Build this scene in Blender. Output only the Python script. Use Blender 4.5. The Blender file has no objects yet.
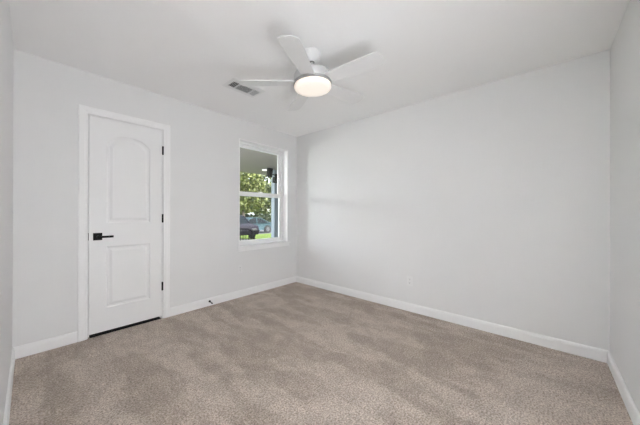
import bpy, bmesh, math, random
from mathutils import Vector, Matrix
from mathutils.geometry import tessellate_polygon

S = bpy.context.scene
C = S.collection
random.seed(7)

# ------------------------------------------------------------------ camera, sky, sun, lights, exposure
W, D, H = 3.056, 3.521, 2.44          # room: x to the east wall, y to the north wall, ceiling height
cam_data = bpy.data.cameras.new('camera')
cam = bpy.data.objects.new('camera', cam_data)
C.objects.link(cam)
yaw, pitch, roll = 0.7199, 0.0011, 0.0030
fwd = Vector((math.cos(yaw) * math.cos(pitch), math.sin(yaw) * math.cos(pitch), math.sin(pitch)))
rgt = Vector((math.sin(yaw), -math.cos(yaw), 0))
up = rgt.cross(fwd)
r2 = rgt * math.cos(roll) + up * math.sin(roll)
u2 = up * math.cos(roll) - rgt * math.sin(roll)
m = Matrix((r2, u2, -fwd)).transposed().to_4x4()
m.translation = Vector((0.0839, 0.3865, 1.1608))
cam.matrix_world = m
cam_data.sensor_fit = 'HORIZONTAL'
cam_data.sensor_width = 36.0
cam_data.lens = 255.05 / 640 * 36.0
cam_data.clip_start = 0.01
cam_data.clip_end = 500
S.camera = cam

world = bpy.data.worlds.new('sky')
S.world = world
world.use_nodes = True
wn = world.node_tree
wn.nodes.clear()
sky = wn.nodes.new('ShaderNodeTexSky')
sky.sky_type = 'NISHITA'
sky.sun_disc = False
sky.sun_elevation = math.radians(52)
sky.sun_rotation = math.radians(160)
sky.air_density = 1.0
sky.dust_density = 1.5
bgn = wn.nodes.new('ShaderNodeBackground')
bgn.inputs['Strength'].default_value = 1.25
wout = wn.nodes.new('ShaderNodeOutputWorld')
hsv = wn.nodes.new('ShaderNodeHueSaturation')      # thin bright haze: a paler blue
hsv.inputs['Saturation'].default_value = 0.35
wn.links.new(sky.outputs[0], hsv.inputs['Color'])
wn.links.new(hsv.outputs[0], bgn.inputs[0])
wn.links.new(bgn.outputs[0], wout.inputs[0])

sun_data = bpy.data.lights.new('sun', 'SUN')
sun_data.energy = 6.3
sun_data.angle = math.radians(0.6)
sun_data.color = (1.0, 0.96, 0.88)
sun = bpy.data.objects.new('sun', sun_data)
sun.rotation_euler = Vector((-0.35, 0.62, -0.95)).to_track_quat('-Z', 'Y').to_euler()
C.objects.link(sun)


def area(name, loc, direction, sx, sy, energy, color=(1, 1, 1)):
    d = bpy.data.lights.new(name, 'AREA')
    d.shape = 'RECTANGLE'
    d.size, d.size_y = sx, sy
    d.energy = energy
    d.color = color
    o = bpy.data.objects.new(name, d)
    o.location = loc
    o.rotation_euler = Vector(direction).to_track_quat('-Z', 'Y').to_euler()
    C.objects.link(o)
    return o


# unseen fill light added at the doorway behind the camera to brighten the room
area('doorway_fill', (0.49, -0.19, 0.62), (0.46, 0.86, 0.32), 0.60, 1.05, 29.5, (0.935, 0.97, 1.0))
# unseen, added for even brightness: flash beside the camera, bounced off the ceiling
up_fill = area('ceiling_bounce_fill', (0.20, 0.12, 1.85), (0.0, 0.0, 1.0), 0.25, 0.25, 19.5, (0.935, 0.97, 1.0))
up_fill.data.spread = math.radians(70)
# unseen strobe added on the porch, left of the window, that throws the window's soft outline on the east wall
area('porch_strobe', (1.12, 5.80, 1.72), (1.25, -2.2, -0.1), 0.13, 0.13, 26, (1.0, 0.99, 0.97))

S.view_settings.view_transform = 'Standard'
S.view_settings.look = 'None'
S.view_settings.gamma = 1.0
S.view_settings.use_curve_mapping = False
S.view_settings.exposure = 0.08
S.cycles.use_denoising = True
S.cycles.max_bounces = 14
S.cycles.diffuse_bounces = 10
S.cycles.glossy_bounces = 4
S.cycles.transmission_bounces = 8
S.cycles.transparent_max_bounces = 16
S.cycles.sample_clamp_indirect = 0.0


# ------------------------------------------------------------------ materials
def new_mat(name):
    mt = bpy.data.materials.new(name)
    mt.use_nodes = True
    nt = mt.node_tree
    return mt, nt, nt.nodes['Principled BSDF']


def simple(name, col, rough=0.5, metal=0.0, bump=None, spec=0.5):
    mt, nt, b = new_mat(name)
    b.inputs['Base Color'].default_value = (*col, 1)
    b.inputs['Roughness'].default_value = rough
    b.inputs['Metallic'].default_value = metal
    b.inputs['Specular IOR Level'].default_value = spec
    if bump:
        scale, strength, dist = bump
        tc = nt.nodes.new('ShaderNodeTexCoord')
        nz = nt.nodes.new('ShaderNodeTexNoise')
        nz.inputs['Scale'].default_value = scale
        nz.inputs['Detail'].default_value = 3
        bp = nt.nodes.new('ShaderNodeBump')
        bp.inputs['Strength'].default_value = strength
        bp.inputs['Distance'].default_value = dist
        nt.links.new(tc.outputs['Object'], nz.inputs['Vector'])
        nt.links.new(nz.outputs['Fac'], bp.inputs['Height'])
        nt.links.new(bp.outputs['Normal'], b.inputs['Normal'])
    return mt


def two_tone(name, a, b_, scale, rough=0.8, detail=4, stretch=None):
    mt, nt, b = new_mat(name)
    tc = nt.nodes.new('ShaderNodeTexCoord')
    mp = nt.nodes.new('ShaderNodeMapping')
    if stretch:
        mp.inputs['Scale'].default_value = stretch
    nz = nt.nodes.new('ShaderNodeTexNoise')
    nz.inputs['Scale'].default_value = scale
    nz.inputs['Detail'].default_value = detail
    rp = nt.nodes.new('ShaderNodeValToRGB')
    rp.color_ramp.elements[0].position = 0.35
    rp.color_ramp.elements[1].position = 0.65
    rp.color_ramp.elements[0].color = (*a, 1)
    rp.color_ramp.elements[1].color = (*b_, 1)
    nt.links.new(tc.outputs['Object'], mp.inputs['Vector'])
    nt.links.new(mp.outputs[0], nz.inputs['Vector'])
    nt.links.new(nz.outputs['Fac'], rp.inputs['Fac'])
    nt.links.new(rp.outputs[0], b.inputs['Base Color'])
    b.inputs['Roughness'].default_value = rough
    return mt


def leaf_mat(name, cols):
    mt, nt, b = new_mat(name)
    g = nt.nodes.new('ShaderNodeNewGeometry')
    rp = nt.nodes.new('ShaderNodeValToRGB')
    el = rp.color_ramp.elements
    el[0].position, el[0].color = 0.0, (*cols[0], 1)
    el[1].position, el[1].color = 1.0, (*cols[-1], 1)
    for i, c in enumerate(cols[1:-1]):
        e = el.new((i + 1) / (len(cols) - 1))
        e.color = (*c, 1)
    nt.links.new(g.outputs['Random Per Island'], rp.inputs['Fac'])
    nt.links.new(rp.outputs[0], b.inputs['Base Color'])
    b.inputs['Roughness'].default_value = 0.55
    return mt


def glass_mat(name, tint=(0.97, 0.985, 0.98)):
    mt = bpy.data.materials.new(name)
    mt.use_nodes = True
    nt = mt.node_tree
    nt.nodes.clear()
    out = nt.nodes.new('ShaderNodeOutputMaterial')
    mix = nt.nodes.new('ShaderNodeMixShader')
    fr = nt.nodes.new('ShaderNodeFresnel')
    fr.inputs['IOR'].default_value = 1.3
    tr = nt.nodes.new('ShaderNodeBsdfTransparent')
    tr.inputs['Color'].default_value = (*tint, 1)
    gl = nt.nodes.new('ShaderNodeBsdfGlossy')
    gl.inputs['Roughness'].default_value = 0.02
    nt.links.new(fr.outputs[0], mix.inputs[0])
    nt.links.new(tr.outputs[0], mix.inputs[1])
    nt.links.new(gl.outputs[0], mix.inputs[2])
    nt.links.new(mix.outputs[0], out.inputs['Surface'])
    return mt


def carpet_mat():
    mt, nt, b = new_mat('beige_carpet')
    tc = nt.nodes.new('ShaderNodeTexCoord')

    def noise(scale, detail, stretch, rough=0.5, rot=0.0):
        mp = nt.nodes.new('ShaderNodeMapping')
        mp.inputs['Scale'].default_value = stretch
        mp.inputs['Rotation'].default_value = (0, 0, rot)
        nz = nt.nodes.new('ShaderNodeTexNoise')
        nz.inputs['Scale'].default_value = scale
        nz.inputs['Detail'].default_value = detail
        nz.inputs['Roughness'].default_value = rough
        nt.links.new(tc.outputs['Object'], mp.inputs['Vector'])
        nt.links.new(mp.outputs[0], nz.inputs['Vector'])
        return nz.outputs['Fac']

    def ramp(src, p0, c0, p1, c1):
        r = nt.nodes.new('ShaderNodeValToRGB')
        r.color_ramp.elements[0].position = p0
        r.color_ramp.elements[1].position = p1
        r.color_ramp.elements[0].color = (*c0, 1)
        r.color_ramp.elements[1].color = (*c1, 1)
        nt.links.new(src, r.inputs['Fac'])
        return r.outputs[0]

    def mult(a, b2):
        x = nt.nodes.new('ShaderNodeMix')
        x.data_type = 'RGBA'
        x.blend_type = 'MULTIPLY'
        x.inputs['Factor'].default_value = 1.0
        nt.links.new(a, x.inputs['A'])
        nt.links.new(b2, x.inputs['B'])
        return x.outputs['Result']

    tuft = noise(100, 4, (1, 1, 1), 0.75)
    clump = noise(38, 3, (1, 1, 1), 0.6)
    streak = noise(4.6, 3, (1.0, 0.30, 1), 0.5, 0.10)      # nap laid over in vacuum passes
    blotch = noise(7.5, 5, (1, 0.7, 1), 0.65)
    base = ramp(tuft, 0.36, (0.250, 0.203, 0.170), 0.64, (0.87, 0.75, 0.66))
    c = mult(base, ramp(clump, 0.33, (0.84, 0.83, 0.82), 0.67, (1.0, 1.0, 1.0)))
    c = mult(c, ramp(streak, 0.46, (0.82, 0.805, 0.79), 0.545, (1.0, 1.0, 1.0)))
    c = mult(c, ramp(blotch, 0.44, (0.86, 0.855, 0.85), 0.56, (1.0, 1.0, 1.0)))
    nt.links.new(c, b.inputs['Base Color'])
    b.inputs['Roughness'].default_value = 0.95
    b.inputs['Specular IOR Level'].default_value = 0.1
    b.inputs['Sheen Weight'].default_value = 0.15
    b.inputs['Sheen Roughness'].default_value = 0.5
    bp = nt.nodes.new('ShaderNodeBump')
    bp.inputs['Strength'].default_value = 0.6
    bp.inputs['Distance'].default_value = 0.008
    nt.links.new(tuft, bp.inputs['Height'])
    nt.links.new(bp.outputs['Normal'], b.inputs['Normal'])
    return mt


M = {}
M['wall'] = simple('white_wall_paint', (0.77, 0.77, 0.77), 0.75, bump=(260, 0.06, 0.002), spec=0.3)
M['ceiling'] = simple('white_ceiling_paint', (0.88, 0.88, 0.88), 0.85, bump=(180, 0.06, 0.002), spec=0.2)
M['trim'] = simple('white_semigloss_trim', (0.88, 0.88, 0.88), 0.35)
M['bright'] = simple('bright_white_window_paint', (0.92, 0.92, 0.92), 0.4)
M['door'] = simple('white_door_paint', (0.83, 0.83, 0.83), 0.4)
M['vinyl'] = simple('white_window_vinyl', (0.88, 0.88, 0.88), 0.4)
M['plastic'] = simple('white_plate_plastic', (0.80, 0.80, 0.80), 0.35)
M['slot'] = simple('dark_socket_slot', (0.05, 0.05, 0.05), 0.6)
M['black'] = simple('matte_black_metal', (0.005, 0.005, 0.005), 0.6, spec=0.15)
M['rubber'] = simple('black_rubber', (0.012, 0.012, 0.012), 0.7)
M['bronze'] = simple('dark_spring_steel', (0.03, 0.03, 0.03), 0.45, 0.6)
M['fan_white'] = simple('white_fan_enamel', (0.75, 0.75, 0.75), 0.4)
M['nickel'] = simple('brushed_nickel', (0.40, 0.40, 0.40), 0.38, 0.75)
M['silver'] = simple('satin_silver_enamel', (0.60, 0.60, 0.60), 0.4, 0.2)
M['steel'] = simple('dark_polished_steel', (0.22, 0.22, 0.22), 0.3, 0.9)
M['vent_dark'] = simple('dark_duct_inside', (0.10, 0.10, 0.10), 0.9)
M['vent_white'] = simple('white_vent_enamel', (0.78, 0.78, 0.78), 0.45)
M['glass'] = glass_mat('window_glass')
M['carpet'] = carpet_mat()

lens_m, nt, b = new_mat('lit_frosted_lens')
b.inputs['Base Color'].default_value = (0.9, 0.88, 0.85, 1)
b.inputs['Roughness'].default_value = 0.4
b.inputs['Emission Color'].default_value = (1.0, 0.81, 0.64, 1)
b.inputs['Emission Strength'].default_value = 0.40
M['lens'] = lens_m

M['porch_ceiling'] = simple('greige_porch_ceiling_paint', (0.335, 0.295, 0.275), 0.7)
M['siding'] = simple('pale_siding', (0.360, 0.360, 0.348), 0.7)
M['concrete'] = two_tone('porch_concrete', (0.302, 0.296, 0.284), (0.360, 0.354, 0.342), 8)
M['pale_concrete'] = two_tone('pale_bounce_concrete', (0.56, 0.55, 0.53), (0.66, 0.65, 0.63), 6)
M['asphalt'] = two_tone('grey_asphalt', (0.058, 0.058, 0.061), (0.093, 0.093, 0.096), 14)
M['post'] = simple('blue_grey_post_paint', (0.302, 0.348, 0.394), 0.5)
M['grass'] = two_tone('sunlit_lawn', (0.116, 0.191, 0.020), (0.197, 0.267, 0.041), 3.0, 0.9, 8)
M['leaf_light'] = leaf_mat('yellow_green_leaves', [(0.025, 0.042, 0.009), (0.092, 0.117, 0.021), (0.150, 0.167, 0.037), (0.209, 0.217, 0.092)])
M['leaf_mid'] = leaf_mat('mid_green_leaves', [(0.014, 0.025, 0.006), (0.058, 0.079, 0.017), (0.104, 0.125, 0.030), (0.167, 0.179, 0.084)])
M['leaf_grey'] = leaf_mat('greyish_leaves', [(0.021, 0.025, 0.012), (0.075, 0.079, 0.037), (0.125, 0.125, 0.084), (0.188, 0.184, 0.167)])
M['leaf_hedge'] = leaf_mat('dark_hedge_leaves', [(0.004, 0.009, 0.004), (0.017, 0.030, 0.009), (0.033, 0.050, 0.012), (0.063, 0.084, 0.025)])
M['bark'] = two_tone('brown_bark', (0.058, 0.043, 0.032), (0.128, 0.099, 0.075), 9)
M['car_blue'] = simple('steel_blue_car_paint', (0.050, 0.082, 0.094), 0.5, spec=0.1)
M['car_dark'] = simple('dark_plum_car_paint', (0.016, 0.014, 0.020), 0.5, spec=0.06)
M['car_glass'] = simple('dark_car_glass', (0.006, 0.009, 0.011), 0.3, spec=0.08)
M['tyre'] = simple('black_tyre', (0.012, 0.012, 0.012), 0.8)
M['alloy'] = simple('grey_alloy_wheel', (0.07, 0.07, 0.075), 0.5)
M['lamp_red'] = simple('red_tail_lamp', (0.203, 0.012, 0.012), 0.3)
M['lamp_clear'] = simple('clear_head_lamp', (0.06, 0.06, 0.06), 0.3)
M['cushion'] = simple('pale_seat_cushion', (0.360, 0.354, 0.336), 0.9)
M['fixture'] = simple('black_light_fixture', (0.012, 0.013, 0.010), 0.6, spec=0.15)
M['house'] = simple('pale_blue_siding', (0.360, 0.394, 0.429), 0.7)
M['roof'] = two_tone('grey_shingle_roof', (0.093, 0.087, 0.087), (0.151, 0.145, 0.139), 6)
pl, nt, b = new_mat('lit_porch_lens')
b.inputs['Base Color'].default_value = (0.9, 0.9, 0.9, 1)
b.inputs['Emission Color'].default_value = (1.0, 0.97, 0.92, 1)
b.inputs['Emission Strength'].default_value = 1.4
M['porch_lens'] = pl


# ------------------------------------------------------------------ helpers
def finish(name, bm, mat, parent=None, smooth=False, bevel=None, loc=None):
    bmesh.ops.recalc_face_normals(bm, faces=bm.faces[:])
    me = bpy.data.meshes.new(name)
    bm.to_mesh(me)
    bm.free()
    if smooth:
        for p in me.polygons:
            p.use_smooth = True
    o = bpy.data.objects.new(name, me)
    me.materials.append(mat)
    C.objects.link(o)
    if parent:
        o.parent = parent
    if loc:
        o.location = loc
    if bevel:
        md = o.modifiers.new('bevel', 'BEVEL')
        md.width = bevel
        md.segments = 2
        md.limit_method = 'ANGLE'
        md.angle_limit = math.radians(40)
    if smooth:
        md = o.modifiers.new('edges', 'EDGE_SPLIT')
        md.split_angle = math.radians(42)
    return o


def empty(name, loc=(0, 0, 0), rz=0.0):
    o = bpy.data.objects.new(name, None)
    o.location = loc
    o.rotation_euler = (0, 0, rz)
    o.empty_display_size = 0.05
    C.objects.link(o)
    return o


def tag(o, label, cat, group=None):
    o['label'] = label
    o['category'] = cat
    if group:
        o['group'] = group
    return o


def structure(o):
    o['kind'] = 'structure'
    return o


def box(bm, x0, x1, y0, y1, z0, z1, mtx=None):
    vs = [bm.verts.new((x, y, z)) for z in (z0, z1) for y in (y0, y1) for x in (x0, x1)]
    if mtx is not None:
        for v in vs:
            v.co = mtx @ v.co
    for f in ((0, 2, 3, 1), (4, 5, 7, 6), (0, 1, 5, 4), (2, 6, 7, 3), (0, 4, 6, 2), (1, 3, 7, 5)):
        bm.faces.new([vs[i] for i in f])
    return vs


def boxes(*bs):
    bm = bmesh.new()
    for q in bs:
        box(bm, *q)
    return bm


def prism(bm, prof, a, b):
    """profile of 3-D points 'prof' (closed), placed at offsets a and b"""
    a, b = Vector(a), Vector(b)
    va = [bm.verts.new(Vector(p) + a) for p in prof]
    vb = [bm.verts.new(Vector(p) + b) for p in prof]
    n = len(prof)
    for i in range(n):
        j = (i + 1) % n
        bm.faces.new((va[i], va[j], vb[j], vb[i]))
    bm.faces.new(va[::-1])
    bm.faces.new(vb)


def lathe(bm, prof, seg=40, axis='Z', at=(0, 0, 0)):
    """prof: list of (radius, height)"""
    at = Vector(at)
    rings = []
    for r, h in prof:
        if r < 1e-6:
            p = {'Z': (0, 0, h), 'Y': (0, h, 0), 'X': (h, 0, 0)}[axis]
            rings.append([bm.verts.new(Vector(p) + at)])
        else:
            ring = []
            for k in range(seg):
                t = 2 * math.pi * k / seg
                c, s = r * math.cos(t), r * math.sin(t)
                p = {'Z': (c, s, h), 'Y': (c, h, s), 'X': (h, c, s)}[axis]
                ring.append(bm.verts.new(Vector(p) + at))
            rings.append(ring)
    for a, b in zip(rings, rings[1:]):
        for k in range(seg):
            k2 = (k + 1) % seg
            if len(a) == 1 and len(b) == 1:
                continue
            if len(a) == 1:
                bm.faces.new((a[0], b[k], b[k2]))
            elif len(b) == 1:
                bm.faces.new((a[k], b[0], a[k2]))
            else:
                bm.faces.new((a[k], b[k], b[k2], a[k2]))


def tube(bm, pts, r, seg=10):
    pts = [Vector(p) for p in pts]
    rings = []
    prev = None
    for i, p in enumerate(pts):
        if i == 0:
            t = pts[1] - p
        elif i == len(pts) - 1:
            t = p - pts[i - 1]
        else:
            t = pts[i + 1] - pts[i - 1]
        t.normalize()
        n = prev - t * prev.dot(t) if prev is not None else t.orthogonal()
        n.normalize()
        prev = n
        bi = t.cross(n)
        rr = r[i] if isinstance(r, (list, tuple)) else r
        rings.append([bm.verts.new(p + (n * math.cos(2 * math.pi * k / seg) + bi * math.sin(2 * math.pi * k / seg)) * rr) for k in range(seg)])
    for a, b in zip(rings, rings[1:]):
        for k in range(seg):
            bm.faces.new((a[k], a[(k + 1) % seg], b[(k + 1) % seg], b[k]))
    bm.faces.new(rings[0][::-1])
    bm.faces.new(rings[-1])


# ------------------------------------------------------------------ room shell
T = 0.20                                   # outer wall thickness
WX0, WX1, WZ0, WZ1 = 1.973, 2.862, 0.690, 2.178        # window opening
DX0, DX1, DZ1 = 0.440, 1.048, 2.056                    # closet doorway
HX0, HX1, HZ1 = 0.13, 0.94, 2.05                       # doorway to the hallway, behind the camera

structure(finish('floor', boxes((-0.12, W + 0.12, -0.12, D + 0.001, -0.08, 0.0)), M['carpet']))
structure(finish('ceiling', boxes((-0.12, W + 0.12, -0.12, D + T, H, H + 0.15)), M['ceiling']))
structure(finish('wall_north', boxes(
    (-0.12, DX0, D, D + T, -0.08, H), (DX0, DX1, D, D + T, DZ1, H), (DX1, WX0, D, D + T, -0.08, H),
    (WX0, WX1, D, D + T, -0.08, WZ0), (WX0, WX1, D, D + T, WZ1, H), (WX1, W + 0.12, D, D + T, -0.08, H)), M['wall']))
structure(finish('wall_east', boxes((W, W + 0.12, -0.12, D, -0.08, H)), M['wall']))
structure(finish('wall_west', boxes((-0.12, 0, -0.12, D, -0.08, H)), M['wall']))
structure(finish('wall_south', boxes((0, HX0, -0.12, 0, -0.08, H), (HX0, HX1, -0.12, 0, HZ1, H), (HX1, W, -0.12, 0, -0.08, H)), M['wall']))
# closet behind the door
structure(finish('wall_closet', boxes(
    (DX0 - 0.3, DX0 - 0.25, D + T, D + 0.75, -0.08, H), (DX1 + 0.25, DX1 + 0.3, D + T, D + 0.75, -0.08, H),
    (DX0 - 0.3, DX1 + 0.3, D + 0.75, D + 0.8, -0.08, H), (DX0 - 0.3, DX1 + 0.3, D + T, D + 0.8, H, H + 0.1)), M['wall']))
structure(finish('floor_closet', boxes((DX0 - 0.3, DX1 + 0.3, D + 0.001, D + 0.8, -0.08, -0.001)), M['carpet']))
# hallway behind the camera
structure(finish('wall_hallway', boxes(
    (-0.6, -0.55, -1.5, -0.12, -0.08, H), (1.9, 1.95, -1.5, -0.12, -0.08, H), (-0.6, 1.95, -1.55, -1.5, -0.08, H),
    (-0.6, 1.95, -1.55, -0.12, H, H + 0.1), (-0.6, -0.12, -0.17, -0.12, -0.08, H)), M['wall']))
structure(finish('floor_hallway', boxes((-0.6, 1.95, -1.55, -0.12, -0.08, -0.001)), M['carpet']))

# baseboards: 95 mm high with an eased, stepped top
BP = [(0, 0), (0.0145, 0), (0.0145, 0.070), (0.0125, 0.076), (0.0125, 0.080), (0.0085, 0.089), (0.004, 0.094), (0, 0.095)]


def baseboard(name, a, b, n):
    """a..b along the wall, n = direction into the room"""
    bm = bmesh.new()
    n = Vector(n)
    prism(bm, [n * t + Vector((0, 0, z + 0.001)) for t, z in BP], a, b)
    return structure(finish(name, bm, M['trim']))


baseboard('baseboard_north', (0, D, 0), (0.370, D, 0), (0, -1, 0))
baseboard('baseboard_north', (1.117, D, 0), (W, D, 0), (0, -1, 0))
baseboard('baseboard_east', (W, 0, 0), (W, D, 0), (-1, 0, 0))
baseboard('baseboard_south', (HX1 + 0.07, 0, 0), (W, 0, 0), (0, 1, 0))
baseboard('baseboard_west', (0, 0, 0), (0, D, 0), (1, 0, 0))


# ------------------------------------------------------------------ closet door
def casing(name, x0, x1, z1, y, ny, w, parent=None):
    """mitred door casing round an opening x0..x1, top z1, on the plane y, proud of it towards ny"""
    bm = bmesh.new()
    # (offset outward from the opening, thickness)
    prof = [(0.0, 0.0), (0.0, 0.008), (0.004, 0.011), (0.018, 0.012), (0.024, 0.015), (w - 0.012, 0.0175), (w - 0.003, 0.016), (w, 0.012), (w, 0.0)]
    stations = [((x0, 0.001), (-1, 0)), ((x0, z1), (-1, 1)), ((x1, z1), (1, 1)), ((x1, 0.001), (1, 0))]
    rings = []
    for (x, z), (dx, dz) in stations:
        rings.append([bm.verts.new((x + dx * o, y + ny * t, z + dz * o)) for o, t in prof])
    for a, b in zip(rings, rings[1:]):
        for i in range(len(prof)):
            j = (i + 1) % len(prof)
            bm.faces.new((a[i], a[j], b[j], b[i]))
    bm.faces.new(rings[0])
    bm.faces.new(rings[-1][::-1])
    return finish(name, bm, M['trim'], parent)


def rounded_panel(x0, x1, z0, z1, rise, inset):
    """outline of a door panel; rise > 0 gives the top an eyebrow arch above its shoulders"""
    x0 += inset
    x1 -= inset
    z0 += inset
    z1 -= inset
    pts = [(x0, z0), (x1, z0)]
    if rise <= 0:
        pts += [(x1, z1), (x0, z1)]
    else:
        n = 14
        half = (x1 - x0) / 2
        for k in range(n + 1):
            t = 1 - 2 * k / n
            pts.append(((x0 + x1) / 2 + half * t, z1 + rise * (1 - abs(t) ** 2.7)))
    return pts


door = structure(empty('door_1', (0, D, 0)))
SX0, SX1, SZ0, SZ1 = 0.445, 1.043, 0.031, 2.050
panels = [(0.570, 0.928, 1.056, 1.828, 0.082), (0.570, 0.930, 0.248, 0.832, 0.0)]
bm = bmesh.new()
steps = [(0.0, 0.0), (0.010, 0.0075), (0.024, 0.0085), (0.046, 0.002)]
outer = [(SX0, SZ0), (SX1, SZ0), (SX1, SZ1), (SX0, SZ1)]
loops = [outer] + [rounded_panel(*p[:4], p[4], 0.0) for p in panels]
flat = [p for l in loops for p in l]
verts = [bm.verts.new((x, 0.0, z)) for x, z in flat]
for tri in tessellate_polygon([[Vector((x, z, 0)) for x, z in l] for l in loops]):
    bm.faces.new([verts[i] for i in tri])
start = len(outer)
for p in panels:
    n = len(rounded_panel(*p[:4], p[4], 0.0))
    prev = verts[start:start + n]
    start += n
    for ins, dep in steps[1:]:
        cur = [bm.verts.new((x, dep, z)) for x, z in rounded_panel(*p[:4], p[4], ins)]
        for i in range(n):
            j = (i + 1) % n
            bm.faces.new((prev[i], prev[j], cur[j], cur[i]))
        prev = cur
    bm.faces.new(prev)
back = [bm.verts.new((x, 0.035, z)) for x, z in outer]
for i in range(4):
    j = (i + 1) % 4
    bm.faces.new((verts[i], back[i], back[j], verts[j]))
bm.faces.new(back)
finish('door_slab', bm, M['door'], door)
casing('door_casing', DX0 - 0.005, DX1 + 0.005, DZ1 + 0.005, 0.0, -1, 0.064, door)
finish('door_jamb', boxes((DX0, DX0 + 0.002, 0.0, 0.115, 0.0, DZ1), (DX1 - 0.002, DX1, 0.0, 0.115, 0.0, DZ1),
                          (DX0, DX1, 0.0, 0.115, DZ1 - 0.003, DZ1), (DX0, DX0 + 0.014, 0.037, 0.07, 0.0, DZ1), (DX1 - 0.014, DX1, 0.037, 0.07, 0.0, DZ1),
                          (DX0, DX1, 0.037, 0.07, DZ1 - 0.014, DZ1)), M['trim'], door)
finish('gap_shade', boxes((DX0 + 0.015, DX1 - 0.015, 0.004, 0.11, 0.0, 0.010)), M['black'], door, bevel=0.002)  # black strip standing in for the shade in the gap under the door
hd = finish('door_handle', boxes((0.474, 0.539, -0.009, 0.0005, 0.898, 0.966)), M['black'], door, bevel=0.002)
bm = bmesh.new()
lathe(bm, [(0.0, -0.006), (0.011, -0.006), (0.011, -0.048), (0.0, -0.048)], 20, 'Y', (0.5065, 0, 0.932))
box(bm, 0.4965, 0.616, -0.056, -0.042, 0.920, 0.940)
finish('lever', bm, M['black'], hd, bevel=0.002)
finish('latch_plate', boxes((DX0 + 0.0005, DX0 + 0.0045, -0.0006, 0.020, 0.900, 0.968)), M['black'], door)
for z in (1.835, 1.096, 0.356):
    bm = bmesh.new()
    lathe(bm, [(0.0, -0.047), (0.006, -0.047), (0.0085, -0.044), (0.0085, 0.044), (0.006, 0.047), (0.0, 0.047)], 16, 'Z', (1.0455, -0.0065, z))
    box(bm, 1.040, 1.051, -0.004, 0.02, z - 0.044, z + 0.044)
    finish('hinge', bm, M['black'], door)

# casing of the open doorway behind the camera
structure(casing('trim_1', HX0, HX1, HZ1, 0.0, 1, 0.064))

# ------------------------------------------------------------------ window
win = structure(empty('window_1', (WX0, D, WZ0)))
ww, wh = WX1 - WX0, WZ1 - WZ0
RY = 0.105                                  # depth of the drywall return
fw = 0.042                                  # vinyl frame
finish('window_frame', boxes(
    (0, fw, RY, RY + 0.085, 0, wh), (ww - fw, ww, RY, RY + 0.085, 0, wh),
    (fw, ww - fw, RY, RY + 0.085, wh - 0.034, wh), (fw, ww - fw, RY, RY + 0.085, 0, 0.032)), M['vinyl'], win, bevel=0.003)
finish('jamb_liner', boxes((0.0005, 0.014, -0.004, RY, 0.003, wh - 0.0005), (ww - 0.014, ww - 0.0005, -0.004, RY, 0.003, wh - 0.0005), (0.014, ww - 0.014, -0.004, RY, wh - 0.014, wh - 0.0005)), M['bright'], win, bevel=0.002)
mz = 1.432 - WZ0                            # middle of the meeting rail


def sash(name, x0, x1, y0, y1, z0, z1, st, rb, rt):
    s = finish(name, boxes((x0, x0 + st, y0, y1, z0, z1), (x1 - st, x1, y0, y1, z0, z1),
                           (x0 + st, x1 - st, y0, y1, z0, z0 + rb), (x0 + st, x1 - st, y0, y1, z1 - rt, z1)), M['vinyl'], win, bevel=0.003)
    ym = (y0 + y1) / 2
    finish('glass_pane', boxes((x0 + st - 0.004, x1 - st + 0.004, ym - 0.002, ym + 0.002, z0 + rb - 0.004, z1 - rt + 0.004)), M['glass'], s)
    return s


sash('upper_sash', fw - 0.004, ww - fw + 0.004, RY + 0.048, RY + 0.074, mz - 0.030, wh - 0.030, 0.040, 0.060, 0.042)
low = sash('lower_sash', fw - 0.004, ww - fw + 0.004, RY + 0.012, RY + 0.040, 0.028, mz + 0.032, 0.040, 0.040, 0.062)
finish('sash_lock', boxes((ww / 2 - 0.03, ww / 2 + 0.03, RY + 0.004, RY + 0.034, mz + 0.032, mz + 0.044)), M['vinyl'], win, bevel=0.003)
finish('window_sill', boxes((-0.022, ww + 0.040, -0.030, -0.0005, -0.020, 0.002), (0.001, ww - 0.001, -0.001, RY + 0.01, -0.001, 0.002)), M['trim'], win, bevel=0.004)
finish('sill_apron', boxes((-0.010, ww + 0.028, -0.0125, -0.0005, -0.064, -0.020)), M['trim'], win, bevel=0.003)

# ------------------------------------------------------------------ ceiling fan
FX, FY = 1.570, 1.782
fan = tag(empty('ceiling_fan', (FX, FY, H)), 'white five-bladed ceiling fan with a lit round lens, hanging from the ceiling', 'ceiling fan')
bm = bmesh.new()
lathe(bm, [(0.0, -0.001), (0.068, -0.001), (0.070, -0.012), (0.066, -0.040), (0.052, -0.064), (0.030, -0.078), (0.0, -0.078)], 40)
finish('canopy', bm, M['fan_white'], fan, smooth=True)
bm = bmesh.new()
lathe(bm, [(0.0, -0.074), (0.024, -0.074), (0.026, -0.084), (0.020, -0.094), (0.0, -0.094)], 28)
finish('hanger_ball', bm, M['steel'], fan, smooth=True)
bm = bmesh.new()
lathe(bm, [(0.0, -0.09), (0.0125, -0.09), (0.0125, -0.165), (0.0, -0.165)], 20)
finish('downrod', bm, M['fan_white'], fan, smooth=True)
bm = bmesh.new()
lathe(bm, [(0.0, -0.158), (0.040, -0.158), (0.046, -0.166), (0.115, -0.172), (0.140, -0.182), (0.148, -0.198), (0.148, -0.256), (0.0, -0.256)], 56)
finish('motor_housing', bm, M['silver'], fan, smooth=True)
bm = bmesh.new()
lathe(bm, [(0.0, -0.252), (0.150, -0.252), (0.153, -0.255), (0.153, -0.271), (0.148, -0.274), (0.0, -0.274)], 56)
lk = finish('light_ring', bm, M['nickel'], fan, smooth=True)
bm = bmesh.new()
lathe(bm, [(0.0, -0.272), (0.145, -0.272), (0.147, -0.277), (0.146, -0.290), (0.138, -0.300), (0.115, -0.307), (0.06, -0.311), (0.0, -0.312)], 56)
finish('light_lens', bm, M['lens'], fan, smooth=True)


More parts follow.
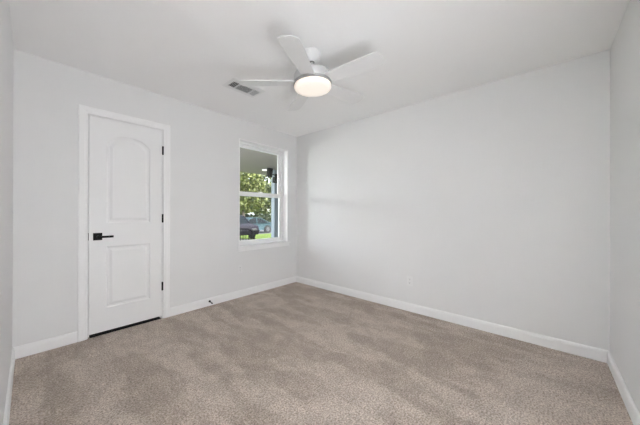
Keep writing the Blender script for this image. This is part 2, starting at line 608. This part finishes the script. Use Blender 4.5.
def blade_mesh(bm):
    """blade along +X from the hub, root at r=.13, tip at r=.60"""
    L0, L1 = 0.125, 0.572
    up_pts, lo_pts = [], []
    n = 26
    for k in range(n + 1):
        t = k / n
        x = L0 + (L1 - L0) * t
        w = 0.052 + 0.018 * min(1.0, t / 0.7)
        rc = 0.038
        dx = x - (L1 - rc)
        if dx > 0:
            w = w - rc + math.sqrt(max(0.0, rc * rc - dx * dx))
        up_pts.append((x, w))
        lo_pts.append((x, -w))
    top_u = [bm.verts.new((x, y, 0.003)) for x, y in up_pts]
    top_l = [bm.verts.new((x, y, 0.003)) for x, y in lo_pts]
    bot_u = [bm.verts.new((x, y, -0.003)) for x, y in up_pts]
    bot_l = [bm.verts.new((x, y, -0.003)) for x, y in lo_pts]
    for i in range(n):
        bm.faces.new((top_l[i], top_l[i + 1], top_u[i + 1], top_u[i]))
        bm.faces.new((bot_l[i], bot_u[i], bot_u[i + 1], bot_l[i + 1]))
        bm.faces.new((top_u[i], top_u[i + 1], bot_u[i + 1], bot_u[i]))
        bm.faces.new((top_l[i], bot_l[i], bot_l[i + 1], top_l[i + 1]))
    bm.faces.new((top_u[0], bot_u[0], bot_l[0], top_l[0]))
    bm.faces.new((top_u[n], top_l[n], bot_l[n], bot_u[n]))


BLADE_PITCH = -11.0
for k in range(5):
    bm = bmesh.new()
    blade_mesh(bm)
    o = finish('blade', bm, M['fan_white'], fan)
    o.location = (0, 0, -0.252)
    ang = math.radians(-8.5 + 72 * k)
    o.rotation_euler = (Matrix.Rotation(ang, 4, 'Z') @ Matrix.Rotation(math.radians(BLADE_PITCH), 4, 'X')).to_euler()

# the fan hangs a little out of plumb on its ball joint
tilt = Matrix.Translation((0, 0, -0.07)) @ Matrix.Rotation(math.radians(2.6), 4, Vector((math.cos(math.radians(-135)), math.sin(math.radians(-135)), 0))) @ Matrix.Translation((0, 0, 0.08))
for o in C.objects:
    if o.parent == fan and o.name != 'canopy':
        o.matrix_local = tilt @ Matrix.LocRotScale(o.location, o.rotation_euler, None)

# ------------------------------------------------------------------ ceiling vent
VX, VY = 1.541, 2.708
vent = tag(empty('ceiling_vent', (VX, VY, H)), 'white three-way air register with dark slots, set in the ceiling', 'vent')
ox, oy = 0.183, 0.118      # flange half size
ix, iy = 0.150, 0.060      # opening half size
bm = bmesh.new()
zf = -0.008
ring_o = [(-ox, -oy, -0.0005), (ox, -oy, -0.0005), (ox, oy, -0.0005), (-ox, oy, -0.0005)]
ring_m = [(-ox + 0.02, -oy + 0.02, zf), (ox - 0.02, -oy + 0.02, zf), (ox - 0.02, oy - 0.02, zf), (-ox + 0.02, oy - 0.02, zf)]
ring_i = [(-ix, -iy, zf), (ix, -iy, zf), (ix, iy, zf), (-ix, iy, zf)]
ring_t = [(-ix, -iy, -0.001), (ix, -iy, -0.001), (ix, iy, -0.001), (-ix, iy, -0.001)]
rs = [[bm.verts.new(p) for p in r] for r in (ring_o, ring_m, ring_i, ring_t)]
for a, b in zip(rs, rs[1:]):
    for i in range(4):
        bm.faces.new((a[i], a[(i + 1) % 4], b[(i + 1) % 4], b[i]))
finish('flange', bm, M['vent_white'], vent)
finish('duct_opening', boxes((-ix, ix, -iy, iy, -0.002, -0.0005)), M['vent_dark'], vent)
for xb in (-0.078, 0.078):
    finish('divider', boxes((xb - 0.005, xb + 0.005, -iy, iy, zf - 0.001, -0.001)), M['vent_white'], vent)
# end banks: slats across; middle bank: slats along
for x0, x1, sgn in ((-0.150, -0.083, 1), (0.083, 0.150, -1)):
    for k in range(4):
        xc = x0 + (x1 - x0) * (k + 0.5) / 4
        bm = bmesh.new()
        box(bm, -0.0010, 0.0010, -iy, iy, -0.006, 0.006, Matrix.Translation((xc, 0, -0.0065)) @ Matrix.Rotation(math.radians(42 if sgn > 0 else -4), 4, 'Y'))
        finish('slat', bm, M['vent_white'], vent)
for k in range(7):
    yc = -iy + 2 * iy * (k + 0.5) / 7
    bm = bmesh.new()
    box(bm, -0.073, 0.073, -0.0010, 0.0010, -0.006, 0.006, Matrix.Translation((0, yc, -0.0065)) @ Matrix.Rotation(math.radians(-48), 4, 'X'))
    finish('slat', bm, M['vent_white'], vent)


# ------------------------------------------------------------------ outlets and the door stop
def outlet(loc, rz, label):
    """duplex outlet; local -Y looks into the room"""
    t = tag(empty('wall_outlet', loc, rz), label, 'outlet', 'white duplex outlets low on the walls')
    finish('cover_plate', boxes((-0.035, 0.035, -0.0055, -0.0002, -0.0575, 0.0575)), M['plastic'], t, bevel=0.003)
    for s in (-1, 1):
        bm = bmesh.new()
        pts = []
        for k in range(24):
            a = 2 * math.pi * k / 24
            pts.append((0.017 * math.cos(a), 0, s * 0.0195 + max(-0.0135, min(0.0135, 0.017 * math.sin(a)))))
        prism(bm, pts, (0, -0.0075, 0), (0, -0.004, 0))
        rec = finish('receptacle', bm, M['plastic'], t)
        finish('slots', boxes((-0.0075, -0.0050, -0.0080, -0.0070, s * 0.0195 - 0.001, s * 0.0195 + 0.0075),
                              (0.0050, 0.0075, -0.0080, -0.0070, s * 0.0195 - 0.001, s * 0.0195 + 0.0065),
                              (-0.0022, 0.0022, -0.0080, -0.0070, s * 0.0195 - 0.0095, s * 0.0195 - 0.0050)), M['slot'], rec)
    bm = bmesh.new()
    lathe(bm, [(0.0, -0.0068), (0.003, -0.0066), (0.0032, -0.0050), (0.0, -0.0050)], 14, 'Y')
    finish('screw', bm, M['plastic'], t)
    return t


outlet((1.995, D, 0.388), 0.0, 'white outlet plate on the window wall, below the window sill')
outlet((W, 1.575, 0.357), -math.pi / 2, 'white outlet plate on the long blank wall right of the corner')

stop = tag(empty('door_stop', (1.566, D - 0.0145, 0.057)), 'small black spring door stop screwed to the baseboard between door and window', 'door stop')
bm = bmesh.new()
lathe(bm, [(0.0, 0.0), (0.013, 0.0), (0.013, -0.006), (0.008, -0.013), (0.0, -0.013)], 20, 'Y')
finish('mounting_base', bm, M['black'], stop, smooth=True)
bm = bmesh.new()
pts = []
for k in range(8 * 12 + 1):
    a = 2 * math.pi * k / 12
    y = -0.010 - 0.050 * k / 96
    pts.append((0.0050 * math.cos(a), y, 0.0050 * math.sin(a) + (y + 0.01) * 0.18))
tube(bm, pts, 0.0014, 6)
finish('spring', bm, M['bronze'], stop, smooth=True)
bm = bmesh.new()
lathe(bm, [(0.0, -0.058), (0.0075, -0.058), (0.0085, -0.064), (0.007, -0.072), (0.0, -0.074)], 18, 'Y', (0, 0, -0.010))
finish('rubber_tip', bm, M['rubber'], stop, smooth=True)

# ------------------------------------------------------------------ outside: porch
OY = D + T
structure(finish('wall_outer', boxes((W + 0.12, 14, D, OY, -0.5, 2.75), (-6, -0.12, D + 0.3, OY + 0.3, -0.5, 2.75)), M['siding']))
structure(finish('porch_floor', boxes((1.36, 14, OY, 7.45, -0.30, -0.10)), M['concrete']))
structure(finish('patio', boxes((-7, 1.36, OY + 0.3, 9.5, -0.34, -0.14)), M['pale_concrete']))  # unseen pale slab added to bounce daylight up to the room's ceiling
structure(finish('porch_ceiling', boxes((1.36, 14, OY, 7.40, 2.42, 2.60)), M['porch_ceiling']))
structure(finish('roof', boxes((-7, 14, -8, OY + 0.4, 2.66, 2.80), (1.26, 14, OY + 0.4, 7.75, 2.66, 2.80)), M['roof']))
post = tag(empty('porch_post', (4.91, 6.41, -0.10)), 'pale blue-grey square porch post seen through the right of the window', 'post')
finish('shaft', boxes((-0.075, 0.075, -0.075, 0.075, 0.0, 2.52)), M['post'], post, bevel=0.006)
finish('base_block', boxes((-0.10, 0.10, -0.10, 0.10, 0.0, 0.20)), M['post'], post, bevel=0.006)
finish('cap_block', boxes((-0.095, 0.095, -0.095, 0.095, 2.42, 2.52)), M['post'], post, bevel=0.006)

fl = tag(empty('flood_light', (4.90, 6.303, 2.24)), 'black twin-head flood light fixed near the top of the porch post', 'light fixture')
finish('back_plate', boxes((-0.06, 0.06, 0.0, 0.029, -0.06, 0.06)), M['fixture'], fl, bevel=0.01)
for dx, dz, sx_, sz_ in ((-0.34, 0.06, 0.065, 0.13), (-0.09, -0.13, 0.10, 0.085)):
    bm = bmesh.new()
    box(bm, -sx_, sx_, -0.13, 0.0, -sz_, sz_, Matrix.Translation((dx, -0.03, dz)) @ Matrix.Rotation(math.radians(10), 4, 'X'))
    h = finish('lamp_head', bm, M['fixture'], fl, bevel=0.015)
    bm = bmesh.new()
    tube(bm, [(0, 0.005, 0), (dx * 0.5, -0.03, dz * 0.4), (dx, -0.04, dz)], 0.014, 8)
    finish('swivel_arm', bm, M['fixture'], h)

pl_ = tag(empty('porch_light', (4.62, 6.50, 2.42)), 'round lit white flush light on the porch ceiling, seen through the window', 'ceiling light')
bm = bmesh.new()
lathe(bm, [(0.0, -0.0005), (0.10, -0.0005), (0.10, -0.015), (0.0, -0.015)], 32)
finish('trim_ring', bm, M['fan_white'], pl_, smooth=True)
bm = bmesh.new()
lathe(bm, [(0.0, -0.014), (0.088, -0.014), (0.08, -0.03), (0.0, -0.036)], 32)
finish('diffuser', bm, M['porch_lens'], pl_, smooth=True)

# patio chair on the porch
ch = tag(empty('patio_chair', (3.34, 5.62, -0.10), math.radians(150)), 'black metal patio chair with a pale seat cushion standing on the porch', 'chair')
bm = bmesh.new()
tube(bm, [(-0.24, 0.24, 0.42), (-0.24, 0.29, 0.70), (-0.20, 0.315, 0.84), (-0.10, 0.325, 0.90), (0.10, 0.325, 0.90), (0.20, 0.315, 0.84), (0.24, 0.29, 0.70), (0.24, 0.24, 0.42)], 0.013, 8)
bk = finish('back_frame', bm, M['black'], ch, smooth=True)
for k in range(7):
    x = -0.18 + 0.06 * k
    bm = bmesh.new()
    tube(bm, [(x, 0.245, 0.43), (x, 0.29, 0.70), (x, 0.322, 0.885 if abs(x) < 0.13 else 0.85)], 0.006, 6)
    finish('back_bar', bm, M['black'], bk)
finish('seat_frame', boxes((-0.25, 0.25, -0.25, 0.25, 0.40, 0.425)), M['black'], ch, bevel=0.006)
finish('cushion', boxes((-0.235, 0.235, -0.235, 0.225, 0.425, 0.485)), M['cushion'], ch, bevel=0.02)
for sx in (-1, 1):
    bm = bmesh.new()
    tube(bm, [(sx * 0.25, 0.27, 0.62), (sx * 0.27, 0.05, 0.655), (sx * 0.27, -0.16, 0.645), (sx * 0.26, -0.22, 0.60), (sx * 0.25, -0.235, 0.42)], 0.013, 8)
    finish('armrest', bm, M['black'], ch, smooth=True)
    for sy in (-1, 1):
        bm = bmesh.new()
        tube(bm, [(sx * 0.235, sy * 0.235, 0.41), (sx * 0.25, sy * 0.27, 0.0)], 0.013, 8)
        finish('leg', bm, M['black'], ch, smooth=True)

# ------------------------------------------------------------------ outside: lawn, street
GZ = -0.75
bm = bmesh.new()
sl = [(7.45, -0.22), (10, -0.40), (14, -0.62), (19.0, -0.72)]
vs = []
for y, z in sl:
    vs.append((bm.verts.new((-15, y, z)), bm.verts.new((45, y, z))))
for a, b in zip(vs, vs[1:]):
    bm.faces.new((a[0], a[1], b[1], b[0]))
bmesh.ops.solidify(bm, geom=bm.faces[:], thickness=0.3)
structure(finish('ground_lawn', bm, M['grass']))
structure(finish('ground_street', boxes((-30, 70, 19.0, 26.0, GZ - 0.2, GZ)), M['asphalt']))
structure(finish('ground_far_lawn', boxes((-30, 80, 26.0, 70.0, GZ - 0.2, GZ + 0.06)), M['grass']))
structure(finish('driveway', boxes((8.0, 9.7, 13.5, 19.0, -1.0, -0.63)), M['concrete']))


# ------------------------------------------------------------------ cars
def car(name, loc, rz, paint, label, prof, cabin, width, wheels):
    """local +X is the front; prof: lower body outline (x, z); cabin: outline of the greenhouse (x, z)"""
    t = tag(empty(name, loc, rz), label, 'car', 'cars parked across the lawn')
    hw = width / 2
    bm = bmesh.new()
    # body: three lofted sections per side, tucked in at the sill and at the shoulder
    secs = [(-hw + 0.10, 0.97), (-hw, 1.0), (hw, 1.0), (hw - 0.10, 0.97)]
    rings = []
    cx = sum(p[0] for p in prof) / len(prof)
    cz = sum(p[1] for p in prof) / len(prof)
    for y, s in secs:
        rings.append([bm.verts.new((cx + (x - cx) * s, y, cz + (z - cz) * s)) for x, z in prof])
    n = len(prof)
    for a, b in zip(rings, rings[1:]):
        for i in range(n):
            bm.faces.new((a[i], a[(i + 1) % n], b[(i + 1) % n], b[i]))
    bm.faces.new(rings[0][::-1])
    bm.faces.new(rings[-1])
    body = finish('body', bm, M[paint], t, bevel=0.05, smooth=True)
    # greenhouse: glass volume narrowing to the roof, painted roof and pillars over it
    zmin = min(z for x, z in cabin)
    zmax = max(z for x, z in cabin)

    def yat(z, off=0.0):
        return hw - 0.08 - 0.20 * (z - zmin) / (zmax - zmin) + off
    bm = bmesh.new()
    a = [bm.verts.new((x, -yat(z), z)) for x, z in cabin]
    b = [bm.verts.new((x, yat(z), z)) for x, z in cabin]
    n = len(cabin)
    for i in range(n):
        bm.faces.new((a[i], a[(i + 1) % n], b[(i + 1) % n], b[i]))
    bm.faces.new(a[::-1])
    bm.faces.new(b)
    finish('windows', bm, M['car_glass'], t, bevel=0.03)
    top = [p for p in cabin if p[1] > zmax - 0.12]
    bm = bmesh.new()
    a = [bm.verts.new((x, -yat(z, 0.012), z + 0.015)) for x, z in top] + [bm.verts.new((x, -yat(z, 0.012), z - 0.04)) for x, z in top[::-1]]
    b = [bm.verts.new((x, yat(z, 0.012), z + 0.015)) for x, z in top] + [bm.verts.new((x, yat(z, 0.012), z - 0.04)) for x, z in top[::-1]]
    n = len(a)
    for i in range(n):
        bm.faces.new((a[i], a[(i + 1) % n], b[(i + 1) % n], b[i]))
    bm.faces.new(a[::-1])
    bm.faces.new(b)
    finish('roof_panel', bm, M[paint], t, bevel=0.02)
    mid = (cabin[0][0] + cabin[-1][0]) / 2
    for s in (-1, 1):
        for (x0, z0), (x1, z1) in ((cabin[0], cabin[1]), (cabin[-1], cabin[-2]), ((mid, zmin), (mid, zmax))):
            bm = bmesh.new()
            tube(bm, [(x0, s * yat(z0), z0), (x1, s * yat(z1), z1)], 0.045, 6)
            finish('pillar', bm, M[paint], t)
    for xw in wheels:
        for s in (-1, 1):
            bm = bmesh.new()
            lathe(bm, [(0.0, -0.11), (0.29, -0.11), (0.33, -0.09), (0.33, 0.09), (0.29, 0.11), (0.0, 0.11)], 28, 'Y', (xw, s * (hw - 0.09), 0.33))
            wl = finish('wheel', bm, M['tyre'], t, smooth=True)
            bm = bmesh.new()
            lathe(bm, [(0.0, -0.02), (0.19, -0.02), (0.205, 0.0), (0.19, 0.02), (0.0, 0.02)], 28, 'Y', (xw, s * (hw + 0.015), 0.33))
            finish('rim', bm, M['alloy'], wl, smooth=True)
            bm = bmesh.new()
            lathe(bm, [(0.34, -0.006), (0.40, -0.006), (0.40, 0.006), (0.34, 0.006), (0.34, -0.006)], 28, 'Y', (xw, s * (hw + 0.0), 0.34))
            finish('arch_trim', bm, M['tyre'], t)
    xf = max(x for x, z in prof)
    xb = min(x for x, z in prof)
    for s in (-1, 1):
        finish('head_lamp', boxes((xf - 0.10, xf + 0.02, s * (hw - 0.38) - 0.16, s * (hw - 0.38) + 0.16, 0.62, 0.74)), M['lamp_clear'], t, bevel=0.02)
        finish('tail_lamp', boxes((xb - 0.02, xb + 0.10, s * (hw - 0.32) - 0.14, s * (hw - 0.32) + 0.14, 0.70, 0.86)), M['lamp_red'], t, bevel=0.02)
    return t


sedan_prof = [(-2.25, 0.30), (2.20, 0.26), (2.30, 0.55), (2.15, 0.74), (1.10, 0.88), (-1.55, 0.96), (-2.20, 0.97), (-2.32, 0.70)]
sedan_cabin = [(1.15, 0.84), (0.35, 1.36), (-0.10, 1.44), (-0.75, 1.40), (-1.75, 0.92)]
car('parked_sedan', (13.55, 20.9, GZ), math.pi, 'car_blue', 'steel blue sedan parked on the street beyond the lawn', sedan_prof, sedan_cabin, 1.80, (1.42, -1.42))
suv_prof = [(-2.2, 0.34), (2.15, 0.32), (2.28, 0.62), (2.15, 0.92), (1.05, 1.04), (-2.2, 1.06), (-2.28, 0.75)]
suv_cabin = [(1.15, 1.00), (0.45, 1.54), (-0.10, 1.62), (-1.75, 1.58), (-2.15, 1.02)]
car('parked_hatchback', (9.55, 17.0, -0.63), -math.pi / 2 - 0.1, 'car_dark', 'dark plum car on the driveway at the left of the window view', suv_prof, suv_cabin, 1.82, (1.35, -1.35))


# ------------------------------------------------------------------ trees
def foliage(name, mat, parent, blobs, n, size, seed):
    """a crown of n folded leaf sprays spread through ellipsoids (x, y, z, rx, ry, rz)"""
    rnd = random.Random(seed)
    vs, fs = [], []
    vol = [b[3] * b[4] * b[5] for b in blobs]
    for i in range(n):
        b = rnd.choices(blobs, vol)[0]
        while True:
            p = Vector((rnd.uniform(-1, 1), rnd.uniform(-1, 1), rnd.uniform(-1, 1)))
            if 0.30 < p.length < 1:
                break
        p = p.normalized() * (p.length ** 0.6)
        c = Vector((b[0] + p.x * b[3], b[1] + p.y * b[4], b[2] + p.z * b[5]))
        d = Vector((rnd.gauss(0, 1), rnd.gauss(0, 1), rnd.gauss(0, 0.7))).normalized()
        e = d.orthogonal().normalized()
        q = Matrix.Rotation(rnd.uniform(0, 6.283), 3, d) @ e
        f = d.cross(q)
        s = size * rnd.uniform(0.6, 1.3)
        k = len(vs)
        vs += [c - d * s, c + q * s * 0.45 + f * s * 0.1, c + d * s, c - q * s * 0.45 + f * s * 0.1]
        fs += [(k, k + 1, k + 2), (k, k + 2, k + 3)]
    me = bpy.data.meshes.new(name)
    me.from_pydata([tuple(v) for v in vs], [], fs)
    me.materials.append(mat)
    o = bpy.data.objects.new(name, me)
    C.objects.link(o)
    o.parent = parent
    return o


def tree(name, loc, label, mat, trunk_h, trunk_r, blobs, n, size, seed):
    t = tag(empty(name, loc), label, 'tree', 'trees beyond the cars')
    bm = bmesh.new()
    tube(bm, [(0, 0, -0.05), (0.05, 0.0, trunk_h * 0.5), (0.0, 0.05, trunk_h)], [trunk_r * 1.25, trunk_r, trunk_r * 0.7], 12)
    tr = finish('trunk', bm, M['bark'], t, smooth=True)
    rnd = random.Random(seed + 1)
    for b in blobs:
        bm = bmesh.new()
        e = Vector(b[:3])
        s = Vector((0, 0.03, trunk_h * rnd.uniform(0.65, 0.95)))
        tube(bm, [s, s.lerp(e, 0.5) + Vector((0, 0, 0.25)), e], [trunk_r * 0.5, trunk_r * 0.35, trunk_r * 0.15], 8)
        finish('branch', bm, M['bark'], tr, smooth=True)
    foliage('foliage', mat, t, blobs, n, size, seed)
    return t


big = [(-1.4, 0, 3.6, 2.0, 1.8, 1.5), (1.3, 0.3, 3.9, 2.1, 1.9, 1.7), (0, -0.6, 5.4, 2.3, 2.0, 1.7), (0.2, 0.6, 2.9, 2.2, 1.6, 1.2)]
tree('shade_tree', (17.0, 27.5, GZ + 0.05), 'yellow-green shade tree behind the blue sedan', M['leaf_light'], 2.9, 0.20, big, 7500, 0.23, 3)
tree('street_tree', (14.6, 32.0, GZ + 0.05), 'greyish thin-leaved tree at the left of the window view', M['leaf_grey'], 3.0, 0.16,
     [(-0.8, 0, 3.4, 1.9, 1.8, 1.6), (1.0, 0, 4.2, 2.1, 1.8, 1.8), (0, 0, 5.6, 1.9, 1.8, 1.5)], 4200, 0.20, 5)
tree('tall_tree', (24.5, 33.0, GZ + 0.05), 'mid-green tree seen beside the porch post', M['leaf_mid'], 3.4, 0.24,
     [(-1.6, 0, 4.0, 2.5, 2.2, 2.0), (1.4, 0, 4.6, 2.5, 2.2, 2.2), (0, 0, 6.4, 2.7, 2.2, 1.9), (0, 0, 2.6, 2.6, 2.0, 1.3)], 6500, 0.25, 9)
tree('back_tree', (21.0, 40.0, GZ + 0.05), 'darker tree farthest back, above the house roof', M['leaf_mid'], 4.0, 0.3,
     [(-2.2, 0, 5.2, 3.2, 2.6, 2.6), (2.2, 0, 5.4, 3.2, 2.6, 2.6), (0, 0, 7.6, 3.2, 2.6, 2.2)], 5500, 0.32, 12)
hd_ = tag(empty('hedge', (19.0, 28.9, GZ + 0.06)), 'dark green clipped hedge beyond the street', 'hedge')
foliage('foliage', M['leaf_hedge'], hd_, [(-4 + 1.3 * k, 0, 0.80, 1.0, 0.6, 0.9) for k in range(8)], 6000, 0.15, 21)

# neighbour's house
nh = tag(empty('neighbour_house', (25.0, 50.0, GZ + 0.06)), 'pale blue house with a grey roof far behind the trees', 'house')
finish('wall', boxes((-9, 9, -4, 4, 0, 2.9)), M['house'], nh)
bm = bmesh.new()
prism(bm, [(0, -4.6, 2.85), (0, 4.6, 2.85), (0, 0, 5.2)], (-9.5, 0, 0), (9.5, 0, 0))
finish('roof', bm, M['roof'], nh)
for x in (-7, -4, 4, 7):
    f = finish('window', boxes((x - 0.65, x + 0.65, -4.06, -3.98, 1.0, 2.3)), M['trim'], nh)
    finish('pane', boxes((x - 0.57, x + 0.57, -4.08, -4.05, 1.08, 2.22)), M['car_glass'], f)
f = finish('front_door', boxes((-0.5, 0.5, -4.06, -3.98, 0.0, 2.1)), M['car_dark'], nh)
